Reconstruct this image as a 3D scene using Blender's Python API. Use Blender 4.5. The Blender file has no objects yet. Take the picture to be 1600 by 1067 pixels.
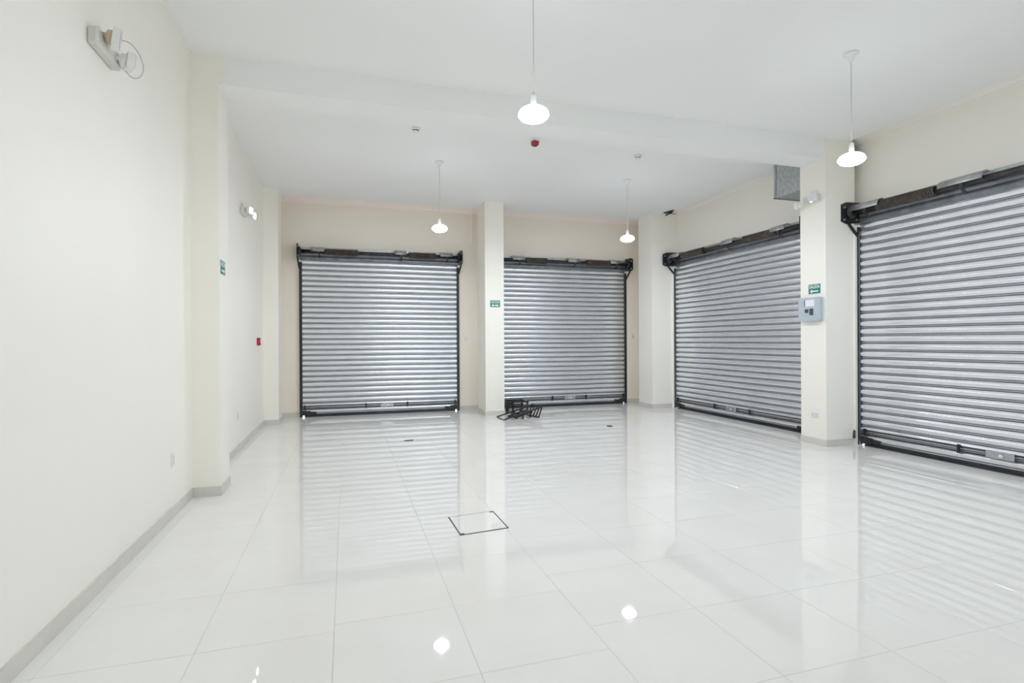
import bpy, math, random
from mathutils import Matrix, Vector

random.seed(7)
scene = bpy.context.scene
COL = scene.collection
PI = math.pi

# ------------------------------------------------------------------ camera
F_PX, YAW, PITCH, ROLL, CAM_H = 837.18, 0.2991, -0.0003, 0.0049, 1.4
fw = Vector((math.sin(YAW), math.cos(YAW), 0)); rt = Vector((math.cos(YAW), -math.sin(YAW), 0)); up = Vector((0, 0, 1))
dd = fw * math.cos(PITCH) + up * math.sin(PITCH); uu = up * math.cos(PITCH) - fw * math.sin(PITCH)
RR = rt * math.cos(ROLL) - uu * math.sin(ROLL); UU = rt * math.sin(ROLL) + uu * math.cos(ROLL)
cam_d = bpy.data.cameras.new('camera'); cam = bpy.data.objects.new('camera', cam_d); COL.objects.link(cam)
cam_d.sensor_width = 36.0; cam_d.lens = 36.0 * F_PX / 1600.0; cam_d.clip_start = 0.05; cam_d.clip_end = 200
cam.matrix_world = Matrix(((RR.x, UU.x, -dd.x, 0), (RR.y, UU.y, -dd.y, 0), (RR.z, UU.z, -dd.z, CAM_H), (0, 0, 0, 1)))
scene.camera = cam

# ------------------------------------------------------------------ light and exposure
world = bpy.data.worlds.new('world'); scene.world = world; world.use_nodes = True
bg = world.node_tree.nodes['Background']; bg.inputs[0].default_value = (0.72, 0.86, 1.0, 1); bg.inputs[1].default_value = 6.5
LAMP_WATTS = 58.0
scene.view_settings.view_transform = 'Standard'; scene.view_settings.look = 'None'
scene.view_settings.exposure = 0.55; scene.view_settings.gamma = 1.0; scene.view_settings.use_curve_mapping = False
scene.cycles.diffuse_bounces = 12; scene.cycles.max_bounces = 16; scene.cycles.sample_clamp_indirect = 2.0; scene.cycles.sample_clamp_direct = 12.0
pd = bpy.data.lights.new('daylight_portal', 'AREA'); pd.shape = 'RECTANGLE'; pd.size = 1.5; pd.size_y = 3.1
pd.cycles.is_portal = True
po = bpy.data.objects.new('daylight_portal', pd); COL.objects.link(po)
po.location = (4.1, -6.05, 1.6); po.rotation_euler = (PI / 2, 0, 0)   # faces +Y, into the room

# ------------------------------------------------------------------ room numbers (metres)
XL, XW, YK, H, HB = -1.347, 6.62, 10.80, 4.04, 3.774
SLAB_X, SLAB_Y, REAR = 6.41, 10.38, -6.0
PA = (-1.347, -1.115, 5.495, 5.885)      # pillar against the left wall
PB = (-1.347, -1.112, 9.90, 10.38)       # far left corner pillar
PM = (2.494, 2.861, 9.787, 10.38)        # pillar between the two back shutters
PC = (6.03, 6.62, 9.72, 10.25)           # far right corner pillar
PR = (6.003, 6.50, 5.497, 5.906)         # pillar between the two right shutters

# ------------------------------------------------------------------ materials
def mat(name, color, rough=0.5, metal=0.0, spec=0.5, emit=None, strength=0.0, var=0.0, vscale=6.0, bump=0.0, bscale=40.0,
        coat=0.0, rvar=0.0, stretch=(1, 1, 1), var2=None):
    m = bpy.data.materials.new(name); m.use_nodes = True
    nt = m.node_tree; b = nt.nodes['Principled BSDF']
    b.inputs['Base Color'].default_value = (*color, 1); b.inputs['Roughness'].default_value = rough
    b.inputs['Metallic'].default_value = metal; b.inputs['Specular IOR Level'].default_value = spec
    if coat: b.inputs['Coat Weight'].default_value = coat; b.inputs['Coat Roughness'].default_value = 0.03
    if emit: b.inputs['Emission Color'].default_value = (*emit, 1); b.inputs['Emission Strength'].default_value = strength
    if var or bump or rvar:
        tc = nt.nodes.new('ShaderNodeTexCoord'); mp = nt.nodes.new('ShaderNodeMapping'); mp.inputs['Scale'].default_value = stretch
        geo = nt.nodes.new('ShaderNodeNewGeometry')
        nt.links.new(geo.outputs['Position'], mp.inputs[0])
        if var or rvar:
            n = nt.nodes.new('ShaderNodeTexNoise'); n.inputs['Scale'].default_value = vscale; n.inputs['Detail'].default_value = 5
            nt.links.new(mp.outputs[0], n.inputs['Vector'])
        if var:
            r = nt.nodes.new('ShaderNodeValToRGB')
            c2 = var2 if var2 else tuple(max(0, c * (1 - var)) for c in color)
            r.color_ramp.elements[0].position = 0.35; r.color_ramp.elements[0].color = (*c2, 1)
            r.color_ramp.elements[1].position = 0.65; r.color_ramp.elements[1].color = (*color, 1)
            nt.links.new(n.outputs['Fac'], r.inputs[0]); nt.links.new(r.outputs[0], b.inputs['Base Color'])
        if rvar:
            mr = nt.nodes.new('ShaderNodeMapRange'); mr.inputs[3].default_value = rough - rvar; mr.inputs[4].default_value = rough + rvar
            nt.links.new(n.outputs['Fac'], mr.inputs[0]); nt.links.new(mr.outputs[0], b.inputs['Roughness'])
        if bump:
            n2 = nt.nodes.new('ShaderNodeTexNoise'); n2.inputs['Scale'].default_value = bscale; n2.inputs['Detail'].default_value = 3
            nt.links.new(mp.outputs[0], n2.inputs['Vector'])
            bp = nt.nodes.new('ShaderNodeBump'); bp.inputs['Strength'].default_value = bump; bp.inputs['Distance'].default_value = 0.01
            nt.links.new(n2.outputs['Fac'], bp.inputs['Height']); nt.links.new(bp.outputs[0], b.inputs['Normal'])
    return m

M = {}
M['wall'] = mat('cream_wall_paint', (0.90, 0.868, 0.80), 0.5, var=0.015, vscale=1.3, bump=0.05, bscale=9)
M['ceil'] = mat('white_ceiling_paint', (0.89, 0.89, 0.885), 0.7, var=0.02, vscale=0.8, bump=0.04, bscale=5)
M['tile'] = mat('polished_porcelain', (0.86, 0.85, 0.825), 0.025, spec=0.55, var=0.05, vscale=2.2, var2=(0.835, 0.82, 0.79))
M['grout'] = mat('grey_grout', (0.66, 0.64, 0.61), 0.8)
M['base'] = mat('baseboard_tile', (0.66, 0.64, 0.595), 0.25, var=0.06, vscale=5)
M['pink'] = mat('pale_pink_moulding', (0.97, 0.875, 0.83), 0.6)
M['galv'] = mat('galvanised_slat', (0.83, 0.86, 0.90), 0.22, metal=0.82, var=0.05, vscale=4)
M['seam_shade'] = mat('seam_shade_zinc', (0.11, 0.115, 0.125), 0.55, metal=0.6, var=0.3, vscale=9)  # dark colour stands in for shade in the slat crevices
M['seam'] = mat('shaded_bead_zinc', (0.50, 0.52, 0.55), 0.4, metal=0.8, var=0.15, vscale=6)  # bead colour toned down to imitate shading under the slat overhang
M['galv_dull'] = mat('dull_zinc', (0.52, 0.54, 0.56), 0.42, metal=0.9, var=0.25, vscale=14)
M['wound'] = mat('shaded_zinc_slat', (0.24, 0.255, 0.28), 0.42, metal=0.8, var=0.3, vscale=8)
M['cream_trim'] = mat('pale_cream_moulding', (0.92, 0.88, 0.83), 0.6)
M['wall_far'] = mat('peach_cream_wall_paint', (0.90, 0.835, 0.745), 0.5, var=0.015, vscale=1.3, bump=0.05, bscale=9)
M['duct'] = mat('spangled_zinc_sheet', (0.50, 0.53, 0.55), 0.45, metal=0.55, var=0.28, vscale=22)
M['dark'] = mat('dark_painted_steel', (0.035, 0.037, 0.045), 0.4, metal=0.3, var=0.35, vscale=9)
M['iron'] = mat('greasy_iron', (0.06, 0.058, 0.058), 0.5, metal=0.6, var=0.4, vscale=16)
M['spring'] = mat('rusty_spring', (0.115, 0.09, 0.075), 0.55, metal=0.5, var=0.45, vscale=11)
M['black'] = mat('black_tube', (0.022, 0.022, 0.026), 0.35, metal=0.2)
M['white'] = mat('white_plastic', (0.80, 0.80, 0.78), 0.35)
M['offwhite'] = mat('aged_white_plastic', (0.66, 0.66, 0.62), 0.4)
M['cord'] = mat('pale_cord', (0.60, 0.60, 0.60), 0.5)
M['wire'] = mat('grey_wire', (0.42, 0.42, 0.38), 0.5)
M['glow'] = mat('lamp_diffuser', (0.9, 0.9, 0.9), 0.4, emit=(0.865, 0.92, 1.0), strength=20.0)
M['shell'] = bpy.data.materials.new('clear_opal_shell'); M['shell'].use_nodes = True
_nt = M['shell'].node_tree; _nt.nodes.remove(_nt.nodes['Principled BSDF'])
_tr = _nt.nodes.new('ShaderNodeBsdfTransparent'); _em = _nt.nodes.new('ShaderNodeEmission'); _ad = _nt.nodes.new('ShaderNodeAddShader')
_em.inputs[0].default_value = (0.865, 0.92, 1.0, 1); _em.inputs[1].default_value = 9.0
_nt.links.new(_tr.outputs[0], _ad.inputs[0]); _nt.links.new(_em.outputs[0], _ad.inputs[1]); _nt.links.new(_ad.outputs[0], _nt.nodes['Material Output'].inputs[0])
M['opal'] = mat('opal_housing', (0.9, 0.9, 0.9), 0.4, emit=(0.865, 0.92, 1.0), strength=6.0)
M['lens_on'] = mat('lit_lens', (0.9, 0.9, 0.95), 0.3, emit=(0.92, 0.95, 1.0), strength=7.0)
M['lens'] = mat('clear_lens', (0.72, 0.70, 0.74), 0.12)
M['tan'] = mat('tan_reflector', (0.55, 0.45, 0.33), 0.4)
M['led'] = mat('green_led', (0.2, 0.9, 0.4), 0.3, emit=(0.35, 1.0, 0.5), strength=9.0)
M['green'] = mat('sign_green', (0.015, 0.20, 0.14), 0.4)
M['signwhite'] = mat('sign_white', (0.78, 0.82, 0.82), 0.4)
M['panel'] = mat('blue_grey_enamel', (0.47, 0.53, 0.58), 0.35, var=0.05)
M['label'] = mat('paper_label', (0.80, 0.80, 0.82), 0.6)
M['purple'] = mat('purple_edge', (0.10, 0.07, 0.28), 0.5)
M['breaker'] = mat('breaker_black', (0.05, 0.055, 0.065), 0.4)
M['red'] = mat('alarm_red', (0.42, 0.015, 0.03), 0.4)
M['slot'] = mat('slot_dark', (0.06, 0.06, 0.06), 0.6)
M['navy'] = mat('navy_plastic', (0.015, 0.022, 0.07), 0.4)
M['ground'] = mat('street_concrete', (0.55, 0.54, 0.52), 0.9, var=0.1)
M['rust'] = mat('corroded_steel', (0.10, 0.075, 0.065), 0.8, var=0.5, vscale=30)
M['hole'] = mat('ceiling_void', (0.035, 0.032, 0.028), 0.9)
M['plaster'] = mat('torn_plaster', (0.62, 0.58, 0.50), 0.9, var=0.2, vscale=20)

# ------------------------------------------------------------------ mesh helpers
class MB:
    def __init__(s): s.v = []; s.f = []; s.sm = []
    def add(s, vs, fs, smooth=False):
        o = len(s.v); s.v += [tuple(p) for p in vs]; s.f += [tuple(i + o for i in f) for f in fs]; s.sm += [smooth] * len(fs); return s
    def box(s, x0, x1, y0, y1, z0, z1):
        vs = [(x, y, z) for z in (z0, z1) for y in (y0, y1) for x in (x0, x1)]
        return s.add(vs, [(0, 2, 3, 1), (4, 5, 7, 6), (0, 1, 5, 4), (2, 6, 7, 3), (0, 4, 6, 2), (1, 3, 7, 5)])
    def bbox(s, x0, x1, y0, y1, z0, z1, b):
        """box with chamfered edges"""
        xs = ((x0, x0 + b, x1 - b, x1)); ys = ((y0, y0 + b, y1 - b, y1)); zs = ((z0, z0 + b, z1 - b, z1))
        vs = []; idx = {}
        for a in (0, 1):
            for c in (0, 1):
                for d in (0, 1):
                    X, Y, Z = (x0, x1)[a], (y0, y1)[c], (z0, z1)[d]; sx, sy, sz = (1 - 2 * a) * b, (1 - 2 * c) * b, (1 - 2 * d) * b
                    for ax, p in (('x', (X, Y + sy, Z + sz)), ('y', (X + sx, Y, Z + sz)), ('z', (X + sx, Y + sy, Z))):
                        idx[(a, c, d, ax)] = len(vs); vs.append(p)
        g = lambda *k: idx[k]; fs = []
        for a in (0, 1):
            q = [g(a, 0, 0, 'x'), g(a, 1, 0, 'x'), g(a, 1, 1, 'x'), g(a, 0, 1, 'x')]; fs.append(q if a else q[::-1])
            q = [g(0, a, 0, 'y'), g(0, a, 1, 'y'), g(1, a, 1, 'y'), g(1, a, 0, 'y')]; fs.append(q if a else q[::-1])
            q = [g(0, 0, a, 'z'), g(1, 0, a, 'z'), g(1, 1, a, 'z'), g(0, 1, a, 'z')]; fs.append(q if a else q[::-1])
        for a in (0, 1):
            for c in (0, 1):
                fs.append((g(a, c, 0, 'x'), g(a, c, 1, 'x'), g(a, c, 1, 'y'), g(a, c, 0, 'y')))
                fs.append((g(a, 0, c, 'x'), g(a, 1, c, 'x'), g(a, 1, c, 'z'), g(a, 0, c, 'z')))
                fs.append((g(0, a, c, 'y'), g(1, a, c, 'y'), g(1, a, c, 'z'), g(0, a, c, 'z')))
                for d in (0, 1): fs.append((g(a, c, d, 'x'), g(a, c, d, 'y'), g(a, c, d, 'z')))
        return s.add(vs, fs)
    def prism(s, poly, axis, a0, a1, smooth=False):
        """poly: list of 2D points; axis: extrusion axis, the 2D pair fills the other two in xyz order"""
        n = len(poly); vs = []
        for a in (a0, a1):
            for p, q in poly:
                vs.append({'x': (a, p, q), 'y': (p, a, q), 'z': (p, q, a)}[axis])
        s.add(vs, [tuple(range(n)), tuple(range(2 * n - 1, n - 1, -1))])
        o = len(s.v) - 2 * n
        for i in range(n):
            j = (i + 1) % n; s.f.append((o + i, o + j, o + n + j, o + n + i)); s.sm.append(smooth)
        return s
    def tube(s, pts, r, n=8, caps=True, closed=False):
        pts = [Vector(p) for p in pts]; k = len(pts); vs = []; prev = None
        for i, p in enumerate(pts):
            if closed: t = (pts[(i + 1) % k] - pts[i - 1])
            else: t = pts[min(i + 1, k - 1)] - pts[max(i - 1, 0)]
            t.normalize()
            if prev is None:
                a = Vector((0, 0, 1)) if abs(t.z) < 0.9 else Vector((1, 0, 0)); u = t.cross(a).normalized()
            else:
                u = (prev - t * prev.dot(t)).normalized()
            w = t.cross(u); prev = u
            for j in range(n):
                th = 2 * PI * j / n; vs.append(p + (u * math.cos(th) + w * math.sin(th)) * r)
        fs = []
        for i in range(k if closed else k - 1):
            for j in range(n):
                a, b2 = i * n + j, i * n + (j + 1) % n; c, d = ((i + 1) % k) * n + (j + 1) % n, ((i + 1) % k) * n + j
                fs.append((a, b2, c, d))
        s.add(vs, fs, True)
        if caps and not closed:
            o = len(s.v) - k * n
            s.f.append(tuple(o + j for j in range(n))[::-1]); s.f.append(tuple(o + (k - 1) * n + j for j in range(n))); s.sm += [False, False]
        return s
    def bar(s, p, q, w, h=None):
        """square-section bar from p to q"""
        p, q = Vector(p), Vector(q); t = (q - p).normalized(); a = Vector((0, 0, 1)) if abs(t.z) < 0.9 else Vector((0, 1, 0))
        u = t.cross(a).normalized() * (w / 2); v = u.normalized().cross(t) * ((h or w) / 2)
        vs = [c + su * u + sv * v for c in (p, q) for su, sv in ((-1, -1), (1, -1), (1, 1), (-1, 1))]
        return s.add(vs, [(0, 1, 2, 3), (7, 6, 5, 4), (0, 4, 5, 1), (1, 5, 6, 2), (2, 6, 7, 3), (3, 7, 4, 0)])
    def lathe(s, prof, n=32, c=(0, 0, 0), axis='z', smooth=True, caps=True):
        vs = []; fs = []; k = len(prof)
        for r, h in prof:
            for j in range(n):
                th = 2 * PI * j / n; a, b2 = r * math.cos(th), r * math.sin(th)
                p = {'z': (a, b2, h), 'x': (h, a, b2), 'y': (a, h, b2)}[axis]
                vs.append((c[0] + p[0], c[1] + p[1], c[2] + p[2]))
        for i in range(k - 1):
            for j in range(n): fs.append((i * n + j, i * n + (j + 1) % n, (i + 1) * n + (j + 1) % n, (i + 1) * n + j))
        s.add(vs, fs, smooth)
        if not caps: return s
        o = len(s.v) - k * n
        if prof[0][0] > 1e-6: s.f.append(tuple(o + j for j in range(n))[::-1]); s.sm.append(False)
        if prof[-1][0] > 1e-6: s.f.append(tuple(o + (k - 1) * n + j for j in range(n))); s.sm.append(False)
        return s
    def mesh(s, name, m):
        me = bpy.data.meshes.new(name); me.from_pydata(s.v, [], s.f)
        me.polygons.foreach_set('use_smooth', s.sm); me.materials.append(m)
        import bmesh
        bm = bmesh.new(); bm.from_mesh(me); bmesh.ops.recalc_face_normals(bm, faces=bm.faces); bm.to_mesh(me); bm.free()
        return me
    def build(s, name, m, parent=None, loc=(0, 0, 0), rz=0.0):
        return link(name, s.mesh(name, m), parent, loc, rz)

def link(name, data, parent=None, loc=(0, 0, 0), rz=0.0):
    o = bpy.data.objects.new(name, data); COL.objects.link(o); o.location = loc; o.rotation_euler = (0, 0, rz)
    if parent: o.parent = parent
    return o
def thing(name, label, cat, loc=(0, 0, 0), rz=0.0, group=None):
    return tag(link(name, None, None, loc, rz), label, cat, group)
def tag(o, label, cat, group=None):
    o['label'] = label; o['category'] = cat
    if group: o['group'] = group
    return o
def struct(o, label=None):
    o['kind'] = 'structure'
    if label: o['label'] = label
    return o
def text_mesh(name, body, size, m, parent, center, rz_flat=False, squeeze=1.0):
    """lettering standing in the local xz plane, facing -y"""
    cu = bpy.data.curves.new(name, 'FONT'); cu.body = body; cu.size = size; cu.align_x = 'CENTER'; cu.align_y = 'CENTER'; cu.extrude = 0.0006
    cu.offset = 0.0009
    tmp = bpy.data.objects.new(name + '_tmp', cu); COL.objects.link(tmp)
    bpy.context.view_layer.update()
    me = bpy.data.meshes.new_from_object(tmp.evaluated_get(bpy.context.evaluated_depsgraph_get()))
    bpy.data.objects.remove(tmp); bpy.data.curves.remove(cu)
    for v in me.vertices: x, y, z = v.co; v.co = (x * squeeze, -z, y)
    me.materials.clear(); me.materials.append(m)
    return link(name, me, parent, center)

# ================================================================== STRUCTURE
# floor: grout bed with polished tiles laid in columns
floor = struct(MB().box(XL - 0.15, XW + 0.2, REAR - 0.1, YK + 0.2, -0.12, -0.0035).build('floor', M['grout']), 'glossy pale porcelain tiled floor')
GAP = 0.0012
_tiles = {}
def tile_mesh(w, d):
    k = (round(w, 3), round(d, 3))
    if k not in _tiles:
        b = 0.0012; x, y = w / 2 - GAP / 2, d / 2 - GAP / 2
        vs = [(-x, -y, -0.0034), (x, -y, -0.0034), (x, y, -0.0034), (-x, y, -0.0034), (-x, -y, -b / 2), (x, -y, -b / 2), (x, y, -b / 2), (-x, y, -b / 2),
              (-x + b, -y + b, 0), (x - b, -y + b, 0), (x - b, y - b, 0), (-x + b, y - b, 0)]
        fs = [(3, 2, 1, 0), (8, 9, 10, 11)] + [(a + i, a + (i + 1) % 4, a + 4 + (i + 1) % 4, a + 4 + i) for a in (0, 4) for i in range(4)]
        _tiles[k] = MB().add(vs, fs).mesh('tile', M['tile'])
    return _tiles[k]
FY0 = 1.0
xs = [XL] + [-1.265 + 0.6 * k for k in range(14)]; xs = [x for x in xs if x < XW] + [XW]
for i in range(len(xs) - 1):
    xa, xb = xs[i], xs[i + 1]; off = 2.73 if xb < 0 else (2.2 if xb < 1.2 else 2.4)
    ys = [FY0] + [off + 0.6 * k for k in range(-4, 20) if FY0 + 0.02 < off + 0.6 * k < YK - 0.01] + [YK]
    for j in range(len(ys) - 1):
        o = link('tile', tile_mesh(xb - xa, ys[j + 1] - ys[j]), floor, ((xa + xb) / 2, (ys[j] + ys[j + 1]) / 2, 0))
        o.rotation_euler = (random.gauss(0, 0.0004), random.gauss(0, 0.0004), 0)
MB().box(XL, XW, REAR, FY0 - 0.003, -0.0034, 0.0).build('rear_paving', M['tile'], floor)
struct(MB().box(-60, 70, -70, 80, -0.3, -0.13).build('ground_outside', M['ground']), 'concrete street outside')

# walls
S1 = (-0.845, 2.185); S2 = (2.97, 5.99)          # back shutters: outer guide edges in X
S3 = (9.66, 6.19); S4 = (5.475, 2.40)            # right shutters: outer guide edges in Y
OPEN = 2.86
struct(MB().box(XL - 0.15, XL, REAR, YK + 0.15, -0.1, 4.45).build('wall_left', M['wall']), 'long cream painted wall')
w = MB()
for a, b2 in ((XL - 0.15, S1[0] + 0.03), (S1[1] - 0.03, S2[0] + 0.03), (S2[1] - 0.03, XW + 0.15)): w.box(a, b2, YK, YK + 0.15, -0.1, OPEN)
w.box(XL - 0.15, XW + 0.15, YK, YK + 0.15, OPEN, 4.45)
struct(w.build('wall_back', M['wall_far']), 'cream wall around the two far shutters')
w = MB()
for a, b2 in ((S3[0] - 0.03, YK + 0.15), (S4[0] - 0.03, S3[1] + 0.03), (REAR, S4[1] + 0.03)): w.box(XW, XW + 0.15, a, b2, -0.1, OPEN)
w.box(XW, XW + 0.15, REAR, YK + 0.15, OPEN, 4.45)
struct(w.build('wall_right', M['wall']), 'cream wall around the two side shutters')
w = MB(); w.box(XL - 0.15, 3.35, REAR - 0.15, REAR, -0.1, 4.45).box(4.85, XW + 0.15, REAR - 0.15, REAR, -0.1, 4.45).box(3.35, 4.85, REAR - 0.15, REAR, 3.15, 4.45)
struct(w.build('wall_rear', M['wall']), 'cream wall with tall street doorway')
# ceiling slab, stopping short of the outer walls, and the roof above it
ce = MB().box(XL, SLAB_X, REAR, SLAB_Y, H, H + 0.07)
struct(ce.build('ceiling', M['ceil']), 'smooth white ceiling')
struct(MB().box(XL - 0.15, XW + 0.15, REAR - 0.15, YK + 0.15, 4.45, 4.55).build('ceiling_roof_slab', M['ceil']), 'slab above the ceiling gap')
bm_ = MB().box(XL, PR[1], 5.505, 5.876, HB, H)
struct(bm_.build('ceiling_beam', M['ceil']), 'shallow white ceiling beam')
def moulding(u0, u1, dep, z0, z1):
    """sloped cornice from the wall (y=0) up to behind the ceiling edge (y=-dep), with a bead and a groove"""
    P = lambda t, o=0.0: (-dep * t, z0 + (z1 - z0) * t + o)
    return MB().prism([(0, z0 - 0.012), (-0.02, z0 - 0.012), (-0.02, z0), P(0.12), P(0.14, 0.012), P(0.22, 0.012), P(0.24), P(1.0), (-dep, z1 + 0.02), (0, z1 + 0.02)], 'x', u0, u1)
struct(moulding(XL, XW, YK - SLAB_Y - 0.01, 4.035, 4.15).build('trim_1', M['pink'], None, (0, YK, 0)), 'pale pink moulding above the far shutters')
struct(moulding(-(YK - 0.43), 6.0, XW - SLAB_X - 0.01, 4.045, 4.12).build('trim_2', M['cream_trim'], None, (XW, 0, 0), -PI / 2), 'pale moulding above the side shutters')
struct(MB().box(2.455, 2.474, 10.74, YK, 3.45, 4.03).build('trim_3', M['pink']), 'pale pink upright strip beside the middle pillar')

def pillar(name, p, label, z1=H):
    return struct(MB().box(p[0], p[1], p[2], p[3], 0, z1).build(name, M['wall']), label)
pillar('wall_pillar_left', PA, 'cream pillar against the long left wall')
struct(MB().prism([(PA[1], HB), (PA[1] + 0.035, HB + 0.002), (PA[1] + 0.036, HB + 0.14), (PA[1] + 0.018, H), (PA[1], H)], 'y', PA[2], PA[3] - 0.002).build('wall_pillar_cap', M['wall']), 'cream paint cap on beam end')
pillar('wall_pillar_corner_left', PB, 'cream pillar in the far left corner')
pillar('wall_pillar_middle', PM, 'cream pillar between the two far shutters')
pillar('wall_pillar_corner_right', PC, 'cream pillar in the far right corner')
pillar('wall_pillar_right', PR, 'cream pillar carrying the electrical panel')
# painted jambs beside the side shutters' far guides
struct(MB().box(6.48, XW, S4[0] + 0.004, PR[2] + 0.002, 0, 2.93).build('trim_4', M['wall']), 'narrow cream jamb beside the near shutter')
struct(MB().box(6.50, XW, S3[0] + 0.01, PC[2] + 0.002, 0, 2.93).build('trim_5', M['wall']), 'narrow cream jamb in the far right corner')

# baseboards
BH, BT = 0.085, 0.012
def skirting(name, runs, label):
    m = MB()
    for x0, x1, y0, y1 in runs: m.box(x0, x1, y0, y1, 0.0005, BH)
    return struct(m.build(name, M['base']), label)
skirting('baseboard_left', [(XL, XL + BT, REAR, PA[2]), (XL, XL + BT, PA[3], PB[2])], 'grey beige tile baseboard along the left wall')
def around(p, left=True, near=True, right=True):
    r = []
    if near: r.append((p[0] - (BT if left else 0), p[1] + (BT if right else 0), p[2] - BT, p[2]))
    if left: r.append((p[0] - BT, p[0], p[2], p[3]))
    if right: r.append((p[1], p[1] + BT, p[2], p[3]))
    return r
skirting('baseboard_pillar_left', around(PA, left=False), 'tile baseboard around the left pillar')
skirting('baseboard_pillar_corner_left', around(PB, left=False), 'tile baseboard around the far left pillar')
skirting('baseboard_pillar_middle', around(PM), 'tile baseboard around the middle pillar')
skirting('baseboard_pillar_corner_right', around((PC[0], 6.48, PC[2], PC[3]), right=False), 'tile baseboard around the far right pillar')
skirting('baseboard_pillar_right', around((PR[0], 6.47, PR[2], PR[3]), right=False), 'tile baseboard around the panel pillar')
skirting('baseboard_back', [(XL, S1[0] - 0.02, YK - BT, YK), (S1[1] + 0.02, S2[0] - 0.02, YK - BT, YK), (S2[1] + 0.02, XW, YK - BT, YK)], 'tile baseboard along the back wall')

# ================================================================== ROLLER SHUTTERS
PITCH_S, Z0S, NSL = 0.1, 0.05, 29
def slat_profile():
    bead = [(0.007, 0.0), (0.0035, 0.002), (-0.001, 0.005), (-0.003, 0.0095), (-0.001, 0.014), (0.0035, 0.017), (0.007, 0.019)]
    main = [(0.007, 0.019), (0.0025, 0.0215), (-0.004, 0.026), (-0.0095, 0.0325), (-0.0135, 0.041), (-0.016, 0.051), (-0.0165, 0.061), (-0.015, 0.071),
            (-0.0115, 0.081), (-0.0055, 0.0895), (0.001, 0.096), (0.007, 0.1)]
    return bead, main
def slat_mesh(W):
    b = MB(); n = 6; mi = []
    xs_ = [0.03 + (W - 0.06) * i / n for i in range(n + 1)]
    for si, strip in enumerate(slat_profile()):
        k = len(strip); vs = [(x, y, z) for x in xs_ for (y, z) in strip]
        b.add(vs, [(i * k + j, i * k + j + 1, (i + 1) * k + j + 1, (i + 1) * k + j) for i in range(n) for j in range(k - 1)], True)
        mi += [1 if j in (0, k - 2) else (2 if si == 0 else 0) for i in range(n) for j in range(k - 1)]     # overhang shade painted into crevices and beads
    # flat back and edges give the slat its thickness
    b.add([(xs_[0], 0.014, 0), (xs_[-1], 0.014, 0), (xs_[-1], 0.014, 0.1), (xs_[0], 0.014, 0.1)], [(0, 1, 2, 3)])
    for z in (0.0, 0.1): b.add([(xs_[0], 0.009, z), (xs_[-1], 0.009, z), (xs_[-1], 0.014, z), (xs_[0], 0.014, z)], [(0, 1, 2, 3)])
    mi += [0, 0, 0]
    me = bpy.data.meshes.new('slat'); me.from_pydata(b.v, [], b.f); me.polygons.foreach_set('use_smooth', b.sm)
    me.materials.append(M['galv']); me.materials.append(M['seam_shade']); me.materials.append(M['seam']); me.polygons.foreach_set('material_index', mi)
    return me
def helix(x0, x1, yc, zc, R, r, turns):
    n = turns * 14
    return MB().tube([(x0 + (x1 - x0) * i / n, yc + R * math.cos(2 * PI * i / 14), zc + R * math.sin(2 * PI * i / 14)) for i in range(n + 1)], r, 5)

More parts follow.
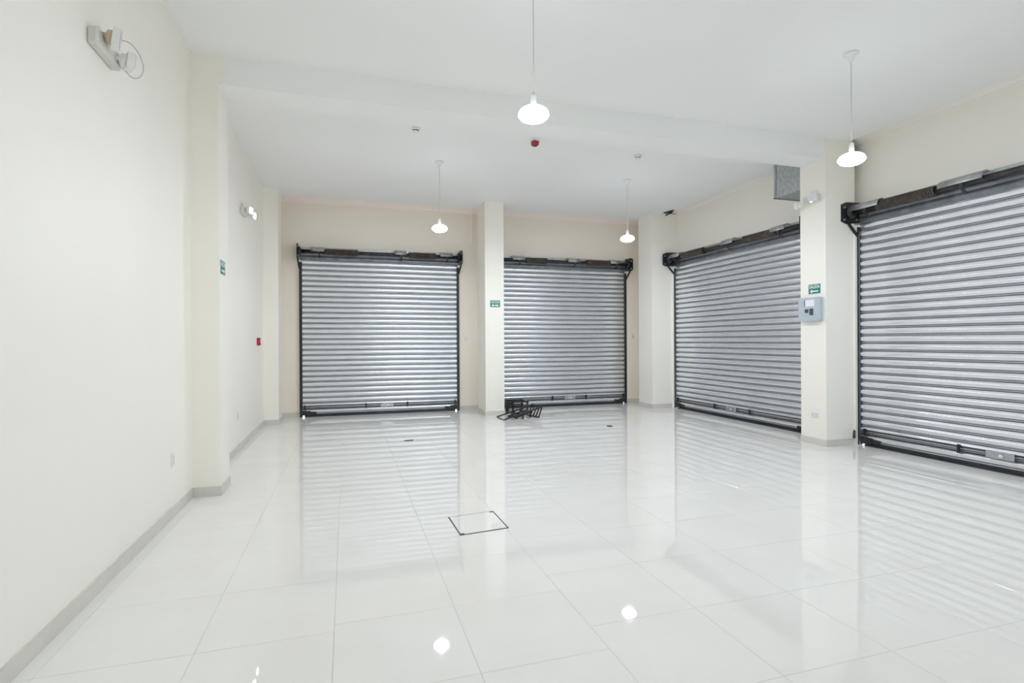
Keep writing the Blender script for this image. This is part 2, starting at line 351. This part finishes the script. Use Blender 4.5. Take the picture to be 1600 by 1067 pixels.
def shutter(label, W, loc, rz, springs, covers, latch, lip=0.05):
    t = thing('roller_shutter', label, 'shutter', loc, rz, 'closed steel roller shutters')
    sm = slat_mesh(W)
    for i in range(NSL):
        o = link('slat', sm, t, (0, random.gauss(0, 0.0008), Z0S + PITCH_S * i)); o.rotation_euler = (random.gauss(0, 0.004), 0, 0)
    # bottom rail, stopping short of the guides
    MB().prism([(-0.020, 0.001), (0.012, 0.001), (0.012, 0.052), (0.004, 0.052), (0.002, 0.022), (-0.020, 0.020)], 'x', 0.085, W - 0.085).build('bottom_rail', M['dark'], t)
    for side in (0, 1):
        X = lambda x: x if side == 0 else W - x
        xa, xb = sorted((X(0.0), X(lip)))
        g = MB(); g.box(xa, xb, -0.030, -0.024, 0, 2.90); g.box(xa, xb, 0.020, 0.026, 0, 2.90)
        xa, xb = sorted((X(0.0), X(0.007))); g.box(xa, xb, -0.024, 0.020, 0, 2.90)
        go = g.build('guide_rail', M['dark'], t)
        xa, xb = sorted((X(-0.014), X(-0.001))); MB().box(xa, xb, -0.012, 0.062, 0, 2.86).build('painted_flange', M['wall'], go)
        # end plate with hub and brace
        px0, px1 = sorted((X(-0.022), X(-0.012)))
        e = MB().prism([(0.06, 2.965), (-0.20, 2.935), (-0.285, 2.965), (-0.285, 3.19), (-0.20, 3.225), (0.06, 3.235)], 'x', px0, px1).build('end_plate', M['dark'], t)
        hx = sorted((X(-0.012), X(0.045)))
        MB().lathe([(0.0, hx[0]), (0.085, hx[0]), (0.085, (hx[0] + hx[1]) / 2), (0.05, hx[1]), (0.0, hx[1])], 18, (0, -0.13, 3.09), 'x').build('hub', M['iron'], e)
        for by, bz in ((-0.24, 3.15), (-0.24, 2.99), (-0.03, 3.0)):
            MB().lathe([(0.012, sorted((X(-0.012), X(0.004)))[0]), (0.012, sorted((X(-0.012), X(0.004)))[1])], 8, (0, by, bz), 'x').build('bolt', M['galv_dull'], e)
        MB().bar((X(-0.014), -0.17, 2.95), (X(0.008), -0.03, 2.78), 0.022, 0.03).build('brace', M['dark'], t)
        # corner lock at the foot of the curtain
        xa, xb = sorted((X(0.035), X(0.19))); xc = X(0.30)
        pts = [(xa, 0.03), (xb, 0.03), (xb, 0.115), (xa, 0.125)] if side == 0 else [(xb, 0.03), (xa, 0.03), (xa, 0.115), (xb, 0.125)]
        lk = MB().prism(pts, 'y', -0.036, -0.018)
        xa2, xb2 = (xb, xc) if side == 0 else (xc, xa); lk.prism([(xa2, 0.05), (xb2, 0.05), (xb2, 0.085), (xa2, 0.10)], 'y', -0.030, -0.018)
        lk.build('corner_lock', M['iron'], t)
    # locking rods, clips and centre latch
    for z in (0.205, 0.152):
        MB().tube([(0.045, -0.031, z), (W - 0.045, -0.031, z)], 0.0085, 8).build('lock_rod', M['iron'], t)
    for fx in (latch - 0.13, latch + 0.13, 0.03, 0.97):
        MB().bbox(W * fx - 0.012, W * fx + 0.012, -0.046, -0.016, 0.13, 0.228, 0.004).build('rod_clip', M['iron'], t)
    lp = MB().bbox(W * latch - 0.13, W * latch + 0.13, -0.052, -0.018, 0.138, 0.222, 0.01).build('latch_plate', M['galv_dull'], t)
    MB().lathe([(0.02, -0.062), (0.02, -0.05)], 14, (W * latch + 0.02, 0, 0.18), 'y').build('key_boss', M['galv'], lp)
    # roller: shaft, springs, cover plates and the slats wound behind it
    MB().tube([(-0.012, -0.13, 3.09), (W + 0.012, -0.13, 3.09)], 0.034, 14).build('shaft', M['iron'], t)
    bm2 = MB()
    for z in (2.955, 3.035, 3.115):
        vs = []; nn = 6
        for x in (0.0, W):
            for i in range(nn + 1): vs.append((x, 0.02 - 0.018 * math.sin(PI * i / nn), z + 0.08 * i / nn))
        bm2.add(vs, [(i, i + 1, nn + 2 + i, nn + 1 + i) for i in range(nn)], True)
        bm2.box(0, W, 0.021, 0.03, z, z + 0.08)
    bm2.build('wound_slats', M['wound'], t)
    MB().prism([(-0.005, 3.172), (0.055, 3.172), (0.055, 3.185), (-0.04, 3.185), (-0.04, 3.12), (-0.034, 3.12), (-0.034, 3.172)], 'x', 0, W).build('top_rail', M['galv_dull'], t)
    for a, b2, off in springs:
        helix(W * a, W * b2, -0.13, 3.09, 0.052, 0.0135, max(6, int(W * (b2 - a) / 0.026))).build('spring', M['spring'], t)
    for a, b2 in covers:
        arc = [( -0.13 - 0.085 * math.cos(th), 3.09 + 0.085 * math.sin(th)) for th in [math.radians(d) for d in range(-5, 126, 13)]]
        inner = [( -0.13 - 0.080 * math.cos(th), 3.09 + 0.080 * math.sin(th)) for th in [math.radians(d) for d in range(-5, 126, 13)]][::-1]
        c = MB().prism(arc + inner, 'x', W * a, W * b2, True).build('cover_plate', M['galv_dull'], t)
        xm = W * (a + b2) / 2 + 0.02
        MB().prism([(-0.208, 3.085), (-0.214, 3.085), (-0.208, 3.03), (-0.15, 2.985), (-0.115, 2.975), (-0.113, 2.98), (-0.146, 2.991), (-0.201, 3.034)], 'x', xm - 0.018, xm + 0.018).build('strap', M['iron'], c)
    return t
CY, CX = 10.735, 6.545
shutter('closed steel roller shutter at far left, left of the middle pillar', S1[1] - S1[0], (S1[0], CY, 0), 0.0,
        [(0.155, 0.35, 0), (0.665, 0.84, 0)], [(0.075, 0.15), (0.575, 0.645), (0.865, 0.945)], 0.525)
shutter('closed steel roller shutter behind the heap of black metal frames', S2[1] - S2[0], (S2[0], CY, 0), 0.0,
        [(0.20, 0.36, 0), (0.66, 0.84, 0)], [(0.10, 0.19), (0.51, 0.60), (0.84, 0.92)], 0.54)
shutter('closed steel roller shutter under the galvanised duct, left of the panel pillar', S3[0] - S3[1], (CX, S3[0], 0), -PI / 2,
        [(0.125, 0.32, 0), (0.63, 0.84, 0)], [(0.02, 0.12), (0.48, 0.57), (0.815, 0.90)], 0.495, 0.022)
shutter('closed steel roller shutter at right edge, nearest to the camera', S4[0] - S4[1], (CX, S4[0], 0), -PI / 2,
        [(0.12, 0.35, 0), (0.66, 0.86, 0)], [(0.01, 0.14), (0.37, 0.515), (0.86, 0.94)], 0.53, 0.022)

# ================================================================== PENDANT LAMPS
def pendant(label, x, y, zl):
    t = thing('pendant_lamp', label, 'lamp', (x, y, H), 0, 'white disc pendant lamps')
    d = zl - H     # centre of the luminous disc
    MB().lathe([(0.0, -0.001), (0.062, -0.001), (0.064, -0.012), (0.05, -0.018), (0.034, -0.026), (0.022, -0.07), (0.008, -0.085), (0.0, -0.085)], 28).build('canopy', M['white'], t)
    MB().tube([(0, 0, -0.08), (0.002, 0.001, d * 0.5), (0, 0, d + 0.13)], 0.0038, 8).build('cord', M['cord'], t)
    MB().lathe([(0.0, d + 0.155), (0.012, d + 0.153), (0.021, d + 0.13), (0.023, d + 0.07), (0.03, d + 0.055)], 20).build('socket', M['white'], t)
    MB().lathe([(0.026, d + 0.058), (0.05, d + 0.052), (0.08, d + 0.041), (0.10, d + 0.027), (0.112, d + 0.006), (0.1135, d - 0.008)], 32, caps=False).build('housing', M['opal'], t)
    MB().lathe([(0.1125, d - 0.008)] + [(0.113 * math.cos(a_), d - 0.058 * math.sin(a_)) for a_ in [math.radians(g) for g in range(12, 90, 8)]] + [(0.0, d - 0.058)], 36, caps=False).build('diffuser', M['shell'], t)
    ld = bpy.data.lights.new('led_bulb', 'POINT'); ld.energy = LAMP_WATTS; ld.color = (0.865, 0.92, 1.0); ld.shadow_soft_size = 0.042
    lo = bpy.data.objects.new('led_bulb', ld); COL.objects.link(lo); lo.parent = t; lo.location = (0, 0, d + 0.004)
    return t
pendant('white disc pendant lamp nearest the camera, hung at top centre', 1.315, 3.70, 3.06)
pendant('white disc pendant lamp hung in front of the panel pillar', 4.46, 3.80, 3.065)
pendant('white disc pendant lamp hung before the far left shutter', 1.31, 7.82, 3.06)
pendant('white disc pendant lamp hung near the far right corner pillar', 4.42, 7.86, 3.08)


# ================================================================== EMERGENCY LIGHTS
def emergency(name_label, loc, rz, heads, lit=False, w=0.27, box_top=True, loop=False, led=False, tan=False):
    """local x to the viewer's right, y into the wall; heads: (x, z, yaw, tilt)"""
    t = thing('emergency_light', name_label, 'emergency light', loc, rz, 'twin-head emergency lights')
    MB().bbox(-w / 2, w / 2, -0.055, 0.0, -0.05, 0.05, 0.012).build('body', M['offwhite'], t)
    if box_top: MB().bbox(-0.03, 0.075, -0.02, 0.0, 0.055, 0.115, 0.004).build('junction_plate', M['white'], t)
    for (hx, hz, ya, ti) in heads:
        h = link('lamp_head', None, t, (hx, -0.085, hz)); h.rotation_euler = (ti, 0, ya)
        MB().prism([(-0.05, -0.045), (0.05, -0.045), (0.055, 0.0), (0.05, 0.045), (-0.05, 0.045), (-0.055, 0.0)], 'y', -0.045, -0.008).build('shell', M['white'], h)
        MB().lathe([(0.043, -0.010), (0.036, 0.014), (0.014, 0.024), (0.012, 0.05)], 16, (0, 0, 0), 'y').build('reflector_back', M['tan'] if (tan and hx < 0) else M['white'], h)
        MB().bbox(-0.044, 0.044, -0.052, -0.044, -0.038, 0.038, 0.003).build('lens', M['lens_on'] if lit else M['lens'], h)
    if led: MB().lathe([(0.006, -0.062), (0.006, -0.054)], 10, (0.02, 0, -0.04), 'y').build('indicator', M['led'], t)
    if loop:
        key = [(0.05, -0.10, 0.085), (0.09, -0.085, 0.108), (0.09, -0.124, 0.096), (0.09, -0.160, 0.052), (0.09, -0.183, -0.002), (0.09, -0.189, -0.051),
               (0.09, -0.176, -0.091), (0.09, -0.149, -0.11), (0.09, -0.12, -0.099), (0.11, -0.09, -0.06)]
        pts = []
        for i in range(len(key) - 1):
            p0, p1, p2, p3 = [Vector(key[max(0, min(len(key) - 1, i + k))]) for k in (-1, 0, 1, 2)]
            for j in range(4):
                u = j / 4; pts.append(0.5 * ((2 * p1) + (p2 - p0) * u + (2 * p0 - 5 * p1 + 4 * p2 - p3) * u * u + (3 * p1 - p0 - 3 * p2 + p3) * u ** 3))
        pts.append(Vector(key[-1]))
        MB().tube(pts, 0.0022, 6).build('cable', M['wire'], t)
    return t
emergency('unlit twin-head emergency light with looped cable, high on near left wall', (XL, 3.63, 3.09), PI / 2,
          [(-0.09, 0.03, 0.35, 0.12), (0.10, -0.005, 0.55, 0.1)], loop=True, tan=True, w=0.33)
emergency('twin-head emergency light with both lamps lit, on far left wall', (XL, 7.98, 3.17), PI / 2,
          [(-0.07, 0.005, -0.25, 0.1), (0.20, -0.005, -0.1, 0.1)], lit=True)
emergency('unlit twin-head emergency light with green indicator on the panel pillar', (PR[0], 5.69, 3.285), -PI / 2,
          [(-0.16, -0.055, -1.0, 0.15), (0.09, 0.0, 0.25, 0.1)], led=True, w=0.25)

# ================================================================== EXIT SIGNS
def exit_sign(label, loc, rz, arrow):
    t = thing('exit_sign', label, 'sign', loc, rz, 'green exit signs')
    W_, H_ = 0.205, 0.14
    MB().bbox(-W_ / 2, W_ / 2, -0.004, 0, -H_ / 2, H_ / 2, 0.001).build('board', M['signwhite'], t)
    MB().box(-W_ / 2 + 0.007, W_ / 2 - 0.007, -0.0052, -0.004, -H_ / 2 + 0.007, H_ / 2 - 0.007).build('green_field', M['green'], t)
    text_mesh('lettering', 'SALIDA', 0.066, M['signwhite'], t, (0, -0.0062, 0.029), squeeze=0.78)
    a = MB(); zc = -0.031
    def head(s): a.prism([(s * 0.072, zc), (s * 0.036, zc + 0.027), (s * 0.036, zc + 0.009), (s * 0.036, zc - 0.009), (s * 0.036, zc - 0.027)], 'y', -0.0066, -0.0052)
    if arrow in ('left', 'both'): head(-1)
    if arrow in ('right', 'both'): head(1)
    x0 = -0.037 if arrow in ('left', 'both') else -0.06; x1 = 0.037 if arrow in ('right', 'both') else 0.06
    a.box(x0, x1, -0.0066, -0.0052, zc - 0.0085, zc + 0.0085)
    a.build('arrow', M['signwhite'], t)
exit_sign('green SALIDA exit sign with right arrow on the left pillar', (PA[1], 5.615, 2.105), PI / 2, 'right')
exit_sign('green SALIDA exit sign with two-way arrow on the middle pillar', (2.686, PM[2], 2.113), 0.0, 'both')
exit_sign('green SALIDA exit sign with left arrow above the electrical panel', (PR[0], 5.673, 2.083), -PI / 2, 'left')

# ================================================================== ELECTRICAL PANEL, OUTLETS, ALARMS
t = thing('electrical_panel', 'blue-grey electrical breaker panel on the right pillar below exit sign', 'breaker panel', (PR[0], 5.706, 1.81), -PI / 2)
MB().bbox(-0.172, 0.172, -0.055, 0, -0.155, 0.155, 0.006).build('box', M['panel'], t)
cv = MB().bbox(-0.178, 0.178, -0.066, -0.055, -0.16, 0.16, 0.004).build('cover', M['panel'], t)
MB().box(-0.06, 0.085, -0.0672, -0.066, 0.04, 0.125).build('label_card', M['label'], cv)
MB().box(-0.078, -0.062, -0.0672, -0.066, 0.04, 0.122).build('label_edge', M['purple'], cv)
MB().bbox(-0.062, -0.008, -0.073, -0.066, -0.045, 0.002, 0.002).build('breaker_window', M['breaker'], cv)
MB().bbox(0.012, 0.072, -0.073, -0.066, -0.08, 0.008, 0.002).build('breaker_window', M['breaker'], cv)
for sx in (-0.16, 0.16):
    for sz in (-0.14, 0.14): MB().lathe([(0.006, -0.069), (0.006, -0.065)], 10, (sx, 0, sz), 'y').build('screw', M['galv_dull'], cv)

def outlet(name, label, cat, loc, rz, w_, h_, slots, group='white wall plates'):
    t = thing(name, label, cat, loc, rz, group)
    MB().bbox(-w_ / 2, w_ / 2, -0.009, 0, -h_ / 2, h_ / 2, 0.003).build('plate', M['white'], t)
    for (x, z, a, b2) in slots: MB().bbox(x - a / 2, x + a / 2, -0.0105, -0.008, z - b2 / 2, z + b2 / 2, 0.0005).build('slot', M['slot'] if a < 0.02 else M['offwhite'], t)
outlet('wall_outlet', 'white wall outlet low on the panel pillar', 'outlet', (PR[0], 5.672, 0.395), -PI / 2, 0.118, 0.075, [(-0.03, 0, 0.035, 0.045), (0.025, 0, 0.035, 0.045)])
outlet('wall_outlet', 'white wall outlet low on near left wall before the pillar', 'outlet', (XL, 4.93, 0.46), PI / 2, 0.075, 0.115, [(0, 0.02, 0.035, 0.03), (0, -0.02, 0.035, 0.03)])
outlet('wall_outlet', 'white wall outlet low on left wall beyond the pillar', 'outlet', (XL, 7.62, 0.455), PI / 2, 0.075, 0.115, [(0, 0.02, 0.035, 0.03), (0, -0.02, 0.035, 0.03)])
outlet('light_switch', 'small white switch plate beside the second far shutter', 'switch', (6.20, YK, 1.49), 0.0, 0.075, 0.14, [(0.0, 0.0, 0.016, 0.03), (-0.012, 0.04, 0.012, 0.014)])
outlet('light_switch', 'small white switch plate right of the far left shutter', 'switch', (2.34, YK, 1.45), 0.0, 0.07, 0.12, [(0.0, 0.0, 0.022, 0.05)])

t = thing('fire_alarm_station', 'small red fire alarm pull station on far left wall', 'fire alarm', (XL, 9.24, 1.415), PI / 2)
MB().bbox(-0.045, 0.045, -0.045, 0, -0.06, 0.06, 0.006).build('housing', M['red'], t)
MB().bbox(-0.03, 0.03, -0.055, -0.045, -0.015, 0.012, 0.002).build('pull_bar', M['signwhite'], t)
MB().bbox(-0.03, 0.03, -0.05, -0.045, -0.052, -0.028, 0.002).build('reset_panel', M['slot'], t)

t = thing('ceiling_siren', 'small red alarm sounder on the ceiling behind the beam', 'alarm', (2.37, 6.62, H), 0.25)
MB().bbox(-0.044, 0.044, -0.044, 0.044, -0.02, 0.0, 0.003).build('base', M['signwhite'], t)
MB().prism([(-0.042, -0.02), (0.042, -0.02), (0.034, -0.075), (-0.034, -0.075)], 'y', -0.036, 0.036).build('sounder', M['red'], t)
MB().bbox(-0.026, 0.026, -0.026, 0.026, -0.085, -0.074, 0.003).build('horn_grille', M['slot'], t)
for lab, x, y in (('white smoke detector on far ceiling, left of the red sounder', 0.829, 6.68), ('white smoke detector on far ceiling, right of the red sounder', 3.98, 6.77)):
    t = thing('smoke_detector', lab, 'smoke detector', (x, y, H), 0, 'white smoke detectors')
    MB().lathe([(0.0, 0.0), (0.056, 0.0), (0.057, -0.014), (0.048, -0.022), (0.036, -0.024)], 24).build('base', M['white'], t)
    MB().lathe([(0.034, -0.022), (0.036, -0.034), (0.03, -0.046), (0.0, -0.05)], 20).build('sensor_cap', M['white'], t)
    for k in range(8):
        a = 2 * PI * k / 8; MB().bbox(-0.009, 0.009, -0.003, 0.003, -0.034, -0.026, 0.001).build('vent_slot', M['slot'], t, (0.036 * math.cos(a), 0.036 * math.sin(a), 0), a + PI / 2)

# ================================================================== DUCT, CEILING HOLE
t = thing('air_duct', 'square galvanised sheet metal duct hung behind the beam by the right wall', 'duct', (0, 0, 0))
MB().box(6.04, XW - 0.002, 5.92, 6.41, 3.49, H - 0.002).build('trunk', M['duct'], t)
fl = MB()
fl.box(6.03, 6.04, 6.375, 6.41, 3.48, H - 0.002); fl.box(6.03, XW - 0.002, 6.41, 6.42, 3.48, 3.51); fl.box(6.03, 6.04, 5.92, 6.42, 3.48, 3.492)
fl.build('seam_flange', M['galv_dull'], t)

t = thing('ceiling_wire_hole', 'ragged hole with loose dark wires at ceiling corner', 'ceiling hole', (6.31, 9.52, H))
pts = [(0.075 * math.cos(a) * (1 + 0.3 * math.sin(3.1 * a)), 0.16 * math.sin(a) * (1 + 0.22 * math.cos(2.3 * a + 1))) for a in [2 * PI * i / 18 for i in range(18)]]
MB().prism(pts, 'z', -0.006, -0.0005).build('torn_edge', M['plaster'], t)
MB().prism([(x * 0.8, y * 0.8) for x, y in pts], 'z', -0.009, -0.006).build('void', M['hole'], t)
for k in range(5):
    yy = -0.11 + 0.05 * k
    MB().tube([(-0.04, yy, -0.01), (-0.06 + 0.02 * k, yy + 0.03, -0.05 - 0.012 * (k % 3)), (0.0, yy + 0.05, -0.06), (0.045, yy + 0.02, -0.012)], 0.006, 6).build('loose_wire', M['hole'] if k % 2 else M['rust'], t)

# ================================================================== THINGS ON THE FLOOR
# inspection hatch set in the floor
hc = [(0.765, 4.230), (1.146, 4.272), (1.154, 3.848), (0.775, 3.806)]
cxh = sum(p[0] for p in hc) / 4; cyh = sum(p[1] for p in hc) / 4
t = thing('floor_hatch', 'square tiled inspection hatch with thin dark rim in the floor', 'hatch', (cxh, cyh, 0.0))
q = [(x - cxh, y - cyh) for x, y in hc]
def inset(k): return [(x * (1 - k / abs(x)), y * (1 - k / abs(y))) for x, y in q]
for i in range(4):
    a, b2 = q[i], q[(i + 1) % 4]; ia, ib = inset(0.009)[i], inset(0.009)[(i + 1) % 4]
    MB().prism([a, b2, ib, ia], 'z', 0.0004, 0.0032).build('rim', M['galv_dull'] if i == 0 else M['dark'], t)
MB().prism(inset(0.0095), 'z', 0.0004, 0.0026).build('lid', M['tile'], t)
for i in (1, 3):
    x, y = inset(0.02)[i]; MB().bbox(x - 0.016, x + 0.016, y - 0.012, y + 0.012, 0.0022, 0.0042, 0.0008).build('lift_notch', M['dark'], t)

t = thing('plastic_strip', 'small navy blue strip lying on the floor before the left shutter', 'scrap', (0.83, 7.685, 0), 0.08)
MB().bbox(-0.058, 0.062, -0.022, 0.022, 0.0004, 0.010, 0.003).build('body', M['navy'], t)
MB().bbox(-0.075, -0.055, -0.026, 0.014, 0.0004, 0.008, 0.002).build('end_tab', M['wire'], t)
t = thing('floor_drain_cap', 'small black flat cap on the floor before the second shutter', 'cap', (4.11, 7.92, 0), -0.3)
MB().lathe([(0.0, 0.0004), (0.05, 0.0004), (0.052, 0.006), (0.04, 0.011), (0.0, 0.012)], 20).build('disc', M['breaker'], t)
MB().bbox(-0.02, 0.02, -0.004, 0.004, 0.011, 0.015, 0.001).build('grip', M['slot'], t)

# heap of black metal frames in front of the middle pillar
BW = 0.022
t = thing('metal_frame', 'black tubular steel frame with barred end, leaning on the heap', 'metal frame', (0, 0, 0), 0, 'black steel frames heaped by the middle pillar')
A, B, E, Fp, D, G = (2.63, 9.50, 0.012), (2.655, 9.12, 0.012), (3.406, 9.20, 0.20), (3.361, 9.58, 0.20), (3.34, 9.20, 0.012), (3.25, 9.58, 0.012)
for p_, q_ in ((A, Fp), (B, E)): MB().bar(p_, q_, BW).build('long_bar', M['black'], t)
MB().bar(A, B, 0.010).build('tie_rod', M['black'], t)
for p_, q_ in ((E, Fp), (D, G)): MB().bar(p_, q_, BW).build('end_rail', M['black'], t)
for k in range(5):
    f_ = k / 4; p_ = Vector(E).lerp(Vector(Fp), f_); q_ = Vector(D).lerp(Vector(G), f_); MB().bar(p_, q_, BW * 0.9).build('rung', M['black'], t)
MB().bar((3.02, 9.145, 0.001), (3.02, 9.145, 0.105), BW * 1.1).build('leg', M['black'], t)
MB().bar((2.98, 9.53, 0.001), (2.98, 9.53, 0.10), BW * 1.1).build('leg', M['black'], t)
for k, f_ in enumerate((0.34, 0.58)):
    MB().bar(Vector(A).lerp(Vector(Fp), f_), Vector(B).lerp(Vector(E), f_), BW * 0.8).build('cross_bar', M['black'], t)
t = thing('metal_frame', 'black steel box frame standing behind the leaning frame', 'metal frame', (2.93, 9.88, 0), 0.0, 'black steel frames heaped by the middle pillar')
for x in (0.0, 0.13, 0.42):
    for y in (0.0, 0.34): MB().bar((x, y, 0.001), (x, y, 0.235), BW * 1.3).build('leg', M['black'], t)
for z in (0.225, 0.14):
    for y in (0.0, 0.34): MB().bar((-0.01, y, z), (0.45, y, z), BW * 1.3).build('side_rail', M['black'], t)
for x in (0.0, 0.42): MB().bar((x, 0, 0.225), (x, 0.34, 0.225), BW * 1.3).build('end_rail', M['black'], t)
MB().bbox(0.0, 0.13, -0.004, 0.006, 0.14, 0.23, 0.002).build('gusset_plate', M['black'], t)
t = thing('metal_frame', 'small black flat steel frame lying inside the leaning frame', 'metal frame', (3.02, 9.36, 0), 0.35, 'black steel frames heaped by the middle pillar')
for y in (-0.11, 0.11): MB().bar((-0.16, y, 0.03), (0.2, y, 0.10), BW * 1.2).build('side_rail', M['black'], t)
for x, z in ((-0.16, 0.03), (0.02, 0.065), (0.2, 0.10)): MB().bar((x, -0.12, z), (x, 0.12, z), BW * 1.2).build('cross_bar', M['black'], t)
for y in (-0.11, 0.11): MB().bar((0.17, y, 0.001), (0.17, y, 0.095), BW).build('foot', M['black'], t)
MB().bar((-0.15, -0.11, 0.001), (-0.15, -0.11, 0.04), BW).build('foot', M['black'], t); MB().bar((-0.15, 0.11, 0.001), (-0.15, 0.11, 0.04), BW).build('foot', M['black'], t)

t = thing('door_bolt', 'corroded dark bolt on the jamb beside the near shutter', 'bolt', (6.455, PR[2] - 0.012, 0.0), 0)
MB().prism([(-0.01, 0.09), (0.022, 0.088), (0.02, 0.19), (0.004, 0.195), (-0.006, 0.15)], 'y', -0.006, 0.011).build('plate', M['rust'], t)
MB().tube([(0.006, -0.008, 0.10), (0.006, -0.012, 0.18)], 0.006, 8).build('pin', M['rust'], t)
